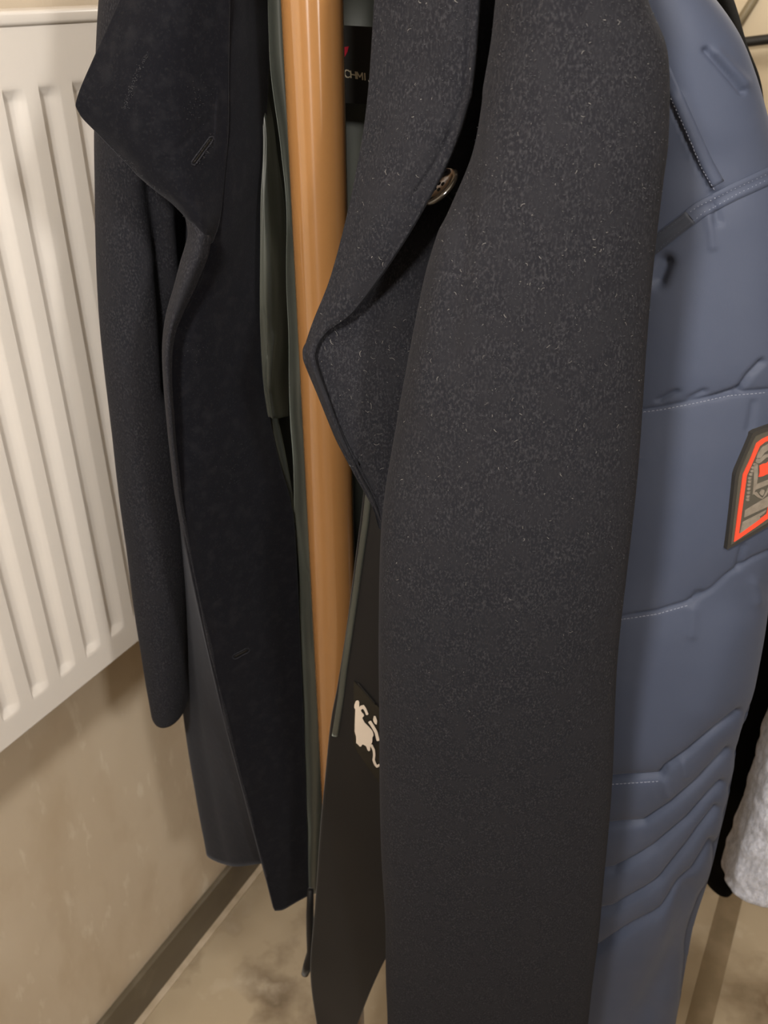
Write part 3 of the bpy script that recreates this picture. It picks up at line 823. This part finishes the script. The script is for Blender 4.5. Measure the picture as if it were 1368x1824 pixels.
decal('emblem_dot', pz([(815, 708), (840, 715), (860, 780), (852, 825), (825, 810), (803, 765)]), s_rf, .0016, .0005, M_white, patch, step=3)
# lint and fuzz
lint('lint', scatter(s_sl, [(700, 0, 1180, 900), (690, 300, 1160, 1300)], 420, .0005, .0030, .00009) + scatter(s_rl, [(560, 0, 850, 600)], 70, .001, .004, .00011)
     + scatter(s_tri, [(545, 560, 740, 930)], 70, .001, .005, .00009), M_lint, coat)
lint('wool_nap', scatter(s_sl, [(680, 0, 1190, 1100), (680, 0, 1190, 1824)], 9000, .0004, .0015, .00013) + scatter(s_rl, [(540, 0, 860, 620)], 2600, .0004, .0015, .00013)
     + scatter(s_tri, [(540, 500, 760, 930)], 2200, .0004, .0018, .00012), M_fuzz, coat)
def dust(surf, poly, n, spread):
    out = []
    pts = resample(poly, 1.0)
    for _ in range(n):
        q = pts[random.randrange(len(pts))] + np.array([random.gauss(0, spread), random.gauss(0, spread)])
        h = surf.at(*q)
        if h: out.append((h[0], h[1], random.uniform(.0002, .0009), .00012))
    return out
lint('chalk_dust', dust(s_lap, [(262, 100), (250, 120), (238, 150), (226, 178), (224, 192)], 130, 3) + dust(s_lap, [(340, 210), (352, 180), (356, 150)], 50, 9)
     + dust(s_lap, [(345, 292), (366, 275), (380, 244)], 60, 4) + dust(s_lap, [(200, 262), (246, 306), (330, 388)], 80, 3) + dust(s_face, [(340, 640), (360, 620)], 25, 10)
     + dust(s_face, [(425, 820), (400, 860), (440, 780)], 50, 12) + dust(s_face, [(350, 420), (352, 440)], 10, 4), M_fuzz, coat)

# ------------------------------------------------------------------ navy puffer jacket
puf = empty('puffer_jacket', (P(1220, 900, .74)[0], .76, .45), 'navy blue quilted puffer jacket with orange red sleeve badge', 'jacket')
S3 = [(1040, 742), (1140, 733), (1180, 728), (1240, 716), (1300, 703), (1368, 697), (1410, 694)]
S4 = [(1020, 1112), (1110, 1101), (1170, 1092), (1230, 1075), (1270, 1053), (1300, 1026), (1345, 998), (1375, 985)]
GA = [[(1000, 1400), (1090, 1394), (1178, 1388), (1192, 1372), (1230, 1346), (1280, 1302), (1322, 1272)],
      [(1000, 1485), (1075, 1478), (1150, 1472), (1200, 1440), (1250, 1398), (1305, 1340)],
      [(990, 1566), (1070, 1559), (1095, 1556), (1170, 1515), (1230, 1468), (1294, 1400)],
      [(980, 1640), (1065, 1630), (1095, 1625), (1180, 1570), (1230, 1515), (1285, 1446)],
      [(980, 1740), (1070, 1693), (1130, 1655), (1180, 1625), (1240, 1560), (1275, 1505)]]
T_up = [(1120, 452), (1160, 418), (1200, 392), (1240, 362), (1300, 332), (1368, 302), (1400, 290)]
T_lo = [(1120, 490), (1160, 464), (1190, 436), (1250, 387), (1310, 353), (1368, 326), (1400, 314)]
T_mid = [((a[0] + b[0]) / 2, (a[1] + b[1]) / 2) for a, b in zip(T_up, T_lo)]
YOKE = [(1160, 110), (1186, 165), (1215, 232), (1243, 296), (1268, 345)]
creases = [([(1172, 715), (1205, 698)], -.0035, 4), ([(1228, 712), (1256, 698)], -.003, 4), ([(1275, 710), (1316, 694)], -.0035, 4), ([(1318, 698), (1335, 670), (1358, 645)], -.005, 5),
           ([(1262, 385), (1270, 440)], .002, 6), ([(1184, 470), (1172, 500)], -.008, 14), ([(1275, 365), (1280, 395)], -.003, 7), ([(1345, 720), (1335, 765)], -.002, 6),
           ([(1258, 90), (1290, 126), (1322, 162)], -.0035, 6), ([(1276, 96), (1325, 148)], .0025, 12), ([(1318, 1015), (1325, 975)], -.003, 5), ([(1232, 1075), (1246, 1058)], -.003, 5),
           ([(1235, 1090), (1232, 1130)], .0022, 9), ([(1345, 1040), (1350, 1070)], .003, 10), ([(1185, 1398), (1192, 1420)], .003, 7), ([(1218, 1365), (1224, 1385)], .002, 6),
           ([(1300, 1120), (1270, 1200), (1250, 1260)], .004, 40), ([(1150, 1560), (1200, 1700)], .003, 40), ([(1235, 1600), (1215, 1680), (1160, 1800)], -.012, 30), ([(1205, 180), (1235, 260), (1275, 330)], .003, 12)]
steps = [(S3, .0035, 28, .0022, 3.5), (S4, .0035, 28, .0022, 3.5)] + [(g, .0075, 14, .0070, 4.5) for g in GA] + [(T_mid, .003, 24, .001, 8), (YOKE, .0015, 16, .0022, 3)]
psl, s_ps = tube('sleeve', [
    (-90, 1010, 1180, .765, .068), (-40, 1020, 1225, .765, .071), (0, 1030, 1262, .765, .073), (60, 1045, 1300, .765, .075), (130, 1055, 1329, .765, .076), (200, 1065, 1352, .765, .077),
    (260, 1070, 1372, .765, .077), (330, 1072, 1392, .76, .078), (420, 1070, 1408, .755, .078), (500, 1066, 1414, .75, .078), (600, 1060, 1416, .745, .078), (690, 1054, 1412, .74, .076), (800, 1046, 1405, .735, .078), (900, 1036, 1392, .73, .078),
    (990, 1028, 1367, .725, .074), (1060, 1020, 1358, .722, .076), (1150, 1010, 1345, .718, .076), (1230, 1002, 1328, .714, .074), (1280, 998, 1313, .712, .07), (1340, 994, 1306, .718, .07), (1400, 988, 1296, .722, .068),
    (1500, 976, 1273, .728, .064), (1650, 955, 1234, .738, .06), (1760, 938, 1212, .745, .056), (1830, 926, 1196, .75, .054), (1900, 916, 1180, .752, .052)],
    M_puffer, puf, nu=220, nv=640, top=(.235, .80, 1.82), expo=2.15, steps=steps, folds=creases, rough=.004, rscale=13, seed=3.1)
tube('body', [(-60, 1010, 1200, .90, .045), (200, 1020, 1290, .90, .05), (600, 1010, 1320, .885, .055), (1000, 990, 1270, .87, .06), (1400, 960, 1200, .875, .05), (1640, 930, 1150, .88, .045)],
     M_puffer, puf, nu=60, nv=80, top=.09, rough=.004)
tape = strip_on('shoulder_tape', T_mid, 15.0, s_ps, .0004, .0014, M_puffer, puf, step=6)
strip_on('yoke_band', [(1172, 100), (1201, 165), (1230, 230), (1258, 292), (1278, 328)], 12.5, s_ps, .0002, .0006, M_puffer, puf, step=6)
strip_on('tape_flap', [(1140, 458), (1160, 442), (1195, 414), (1230, 386)], 14.0, s_ps, .0013, .0012, M_puffer_dk, tape, step=6)
stitches('stitching', [[(x, y + 5) for x, y in T_up], [(x, y - 5) for x, y in T_lo]], Surf(s_ps.G + 0, True), M_thread, tape, pitch=8, length=5, wid=.9, lift=.0011)
stitches('stitching', [[(1140, 735), (1180, 730), (1240, 718), (1300, 705), (1368, 699)], [(1105, 1104), (1170, 1094), (1230, 1077)], [(1090, 1397), (1178, 1391)],
                       [(1193, 168), (1222, 232), (1250, 298), (1274, 340)]], s_ps, M_thread, psl, pitch=7, length=4.5, wid=.75, lift=.0005)
# moulded rubber badge
_bh = [s_ps.at(*q)[0] for q in ((1302, 958), (1310, 845), (1345, 778), (1364, 900), (1335, 860), (1366, 800))]
_bc = sum(_bh, Vector()) / len(_bh)
_u, _s, _vt = np.linalg.svd(np.array([list(q - _bc) for q in _bh])); _bn = _vt[2]
if _bn @ (CAM - np.array(_bc)) < 0: _bn = -_bn
_off = max(float(np.array(q - _bc) @ _bn) for q in _bh)
_bp = np.array(_bc) + _bn * _off * .6
def _onp(px, py):
    d = ray(px, py); return CAM + d * (((_bp - CAM) @ _bn) / (d @ _bn))
s_bd = Surf(np.array([[_onp(1240, 700), _onp(1480, 700)], [_onp(1240, 1020), _onp(1480, 1020)]]), False)
outer = [(1291, 976), (1296, 930), (1306, 841), (1322, 803), (1337, 768), (1350, 762), (1372, 755), (1398, 757), (1412, 790), (1412, 850), (1392, 900), (1372, 930), (1330, 955)]
badge = decal('sleeve_badge', outer, s_bd, -.0020, .0054, M_rubber_dk, puf, step=10)
def inset(poly, k):
    p = np.array(poly); c = p.mean(axis=0); return [tuple(q) for q in c + (p - c) * k]
inner = [(1297, 967), (1301, 930), (1311, 842), (1326, 806), (1340, 775), (1352, 769), (1372, 763), (1394, 764), (1406, 792), (1406, 848), (1388, 895), (1368, 924), (1330, 947)]
decal('badge_rim', inner, s_bd, .0034, .0008, M_rubber, badge, step=10)
redo = [(1301.5, 961), (1317, 842), (1331, 812), (1341, 786), (1352, 778), (1372, 769), (1390, 771), (1401, 795), (1401, 845), (1384, 888), (1366, 880), (1362, 917), (1340, 934), (1310, 955)]
redo = [(1301.5, 961), (1309, 903), (1317, 842), (1331, 812), (1341, 786), (1352, 778), (1372, 769), (1390, 771), (1401, 795), (1401, 845), (1386, 862), (1372, 884), (1365, 917), (1340, 935), (1308, 957)]
redi = [(1310, 947), (1316, 903), (1324, 843), (1337, 814), (1347, 791), (1356, 784), (1372, 777), (1386, 778), (1394, 797), (1394, 842), (1380, 857), (1366, 882), (1359, 912), (1337, 928), (1312, 946)]
def ring(name, po, pi, surf, lift, th, matr, parent):
    n = len(po); V = []; Fc = []
    for pts, h in ((po, 0), (po, 1), (pi, 1), (pi, 0)):
        for q in pts:
            hh = surf.at(*q)
            V.append(np.array(hh[0] + hh[1] * (lift + th * h)) if hh else np.array(s_ps_plane(q, lift + th * h)))
    for k in range(n):
        k2 = (k + 1) % n
        for a in range(4):
            b = (a + 1) % 4; Fc.append((a * n + k, a * n + k2, b * n + k2, b * n + k))
    return mesh_obj(name, V, Fc, matr, parent, smooth=False)
hb = s_bd.at(1350, 860)
def s_ps_plane(q, lift):
    d = Vector(ray(*q)); k = (hb[0] - Vector(CAM)).dot(hb[1]) / d.dot(hb[1]); return Vector(CAM) + d * k + hb[1] * lift
ring('badge_border', redo, redi, s_bd, .0040, .0010, M_red, badge)
decal('badge_field', redi, s_bd, .0040, .0003, M_rubber, badge, step=9)
bz = lambda pts: [(1300 + x / 10.13, 780 + y / 10.13) for x, y in pts]
for nm, pts, mm in (('badge_relief', [(440, 250), (520, 130), (700, 40), (860, 40), (860, 170), (640, 175), (560, 230), (490, 330), (420, 330)], M_rubber_lt),
                ('badge_relief', [(470, 350), (560, 270), (690, 240), (860, 250), (860, 290), (690, 290), (590, 320), (490, 410), (440, 430), (400, 400), (420, 330)], M_rubber_lt),
                ('badge_relief', [(375, 420), (440, 430), (440, 690), (420, 800), (700, 690), (860, 640), (860, 700), (700, 770), (400, 900), (350, 1000), (370, 700)], M_rubber_lt),
                ('badge_relief', [(350, 960), (420, 930), (480, 1010), (530, 1050), (580, 960), (660, 800), (690, 800), (600, 990), (520, 1065), (430, 1030)], M_rubber_lt),
                ('badge_relief', [(470, 960), (510, 890), (570, 900), (540, 1000), (510, 1010)], M_rubber_lt),
                ('badge_relief', [(210, 1270), (690, 980), (690, 1090), (640, 1190), (195, 1400)], M_rubber_lt),
                ('badge_relief', [(170, 1480), (600, 1260), (560, 1320), (470, 1380), (500, 1440), (350, 1530), (120, 1680)], M_rubber_lt),
                ('badge_block', [(470, 465), (560, 420), (600, 430), (620, 390), (860, 300), (860, 520), (700, 580), (600, 620), (520, 660), (455, 665), (475, 600)], M_red)):
    decal(nm, bz(pts), s_bd, .0042, .0007, mm, badge, step=4)
# vertical run of small raised letters along the border (too small to read in the photograph: only C-like bumps)
for k, (x, y) in enumerate([(395, 440), (360, 500), (345, 560), (320, 620), (300, 690), (300, 750), (290, 810), (285, 880), (280, 950), (272, 1020), (265, 1075)]):
    decal('badge_letter', bz([(x - 38, y + 8), (x - 26, y - 20), (x + 32, y - 24), (x + 36, y - 4), (x, y - 4), (x + 2, y + 8), (x + 32, y + 6), (x + 28, y + 24), (x - 36, y + 26)]), s_bd, .0042, .0007, M_rubber_lt, badge, step=3)

# ------------------------------------------------------------------ black coat behind, grey fleece coat at the right
blk = empty('black_coat', (P(1330, 900, 1.13)[0], 1.13, .45), 'black wool coat glimpsed between the blue puffer sleeve and the grey fleece', 'coat')
tube('body', [(-90, 1080, 1240, 1.13, .05), (-30, 1090, 1285, 1.13, .06), (40, 1110, 1312, 1.13, .065), (110, 1120, 1332, 1.13, .07), (200, 1130, 1348, 1.13, .07), (320, 1140, 1362, 1.13, .075), (600, 1150, 1440, 1.13, .08), (1000, 1180, 1460, 1.13, .08),
              (1250, 1200, 1440, 1.13, .08), (1400, 1215, 1400, 1.13, .075), (1500, 1230, 1360, 1.13, .06), (1560, 1258, 1300, 1.13, .045)],
     M_black, blk, nu=70, nv=120, top=.09, rough=.008, rscale=25)
gry = empty('grey_coat', (P(1430, 1400, .93)[0], .93, .55), 'light grey woolly fleece coat with wavy hem at the right edge', 'coat')
tube('body', [(-60, 1500, 1650, .93, .05), (300, 1492, 1650, .93, .055), (600, 1478, 1648, .93, .06), (900, 1452, 1640, .93, .06), (1100, 1425, 1640, .93, .065), (1200, 1398, 1630, .93, .07), (1290, 1372, 1620, .93, .07), (1370, 1350, 1610, .93, .072), (1450, 1325, 1600, .93, .072), (1520, 1300, 1590, .93, .07), (1562, 1286, 1575, .93, .068)],
     M_grey, gry, nu=140, nv=160, top=.09, rough=.005, rscale=60, waves=[(5, .10, 0.4, 1.0), (9, .04, 1.0, 0)])

# ------------------------------------------------------------------ rail on the tiled end wall
def hit_back(px, py, off=0.0):
    d = ray(px, py); nrm = -A3; c = W(U1 - off, 0, 0)
    return CAM + d * (((c - CAM) @ nrm) / (d @ nrm))
rail = empty('wall_rail', hit_back(1334, 78, .03), 'thin black rail with slanted brace on the beige wall, top right corner', 'rail')
a, b = hit_back(1240, 86, .05), hit_back(1368, 70, .05)
dv = (b - a); tube_path('bar', [a - dv * .6, a, b, b + dv * 1.2], .011, M_iron, rail)
c0, c1 = hit_back(1296, 72, .03), hit_back(1352, -16, .015)
tube_path('rod', [c0, (c0 + c1) / 2, c1], .010, M_olive, rail)  # slanted olive-brown rod above the bar
for t_ in (-.5, 2.1):
    q = a + dv * t_; tube_path('stand_off', [q, q + A3 * .045], .007, M_iron, rail)

# ------------------------------------------------------------------ unseen lamp bodies, added to carry the three lights
for loc, rad_, pw, where in LAMPS:
    cl = empty('ceiling_lamp', (loc[0], loc[1], ZC), 'pendant ceiling lamp at the ' + where, 'lamp', 'ceiling lamps')
    lathe('canopy', [(.05, -.001), (.05, -.012), (.03, -.022), (.01, -.026)], (loc[0], loc[1], ZC), M_iron, cl, seg=32)
    tube_path('cord', [(loc[0], loc[1], ZC - .02), (loc[0], loc[1], loc[2] + .16)], .004, M_iron, cl, seg=8)
    lathe('socket', [(.012, .17), (.022, .16), (.024, .12), (.02, .105)], loc, M_iron, cl, seg=24)
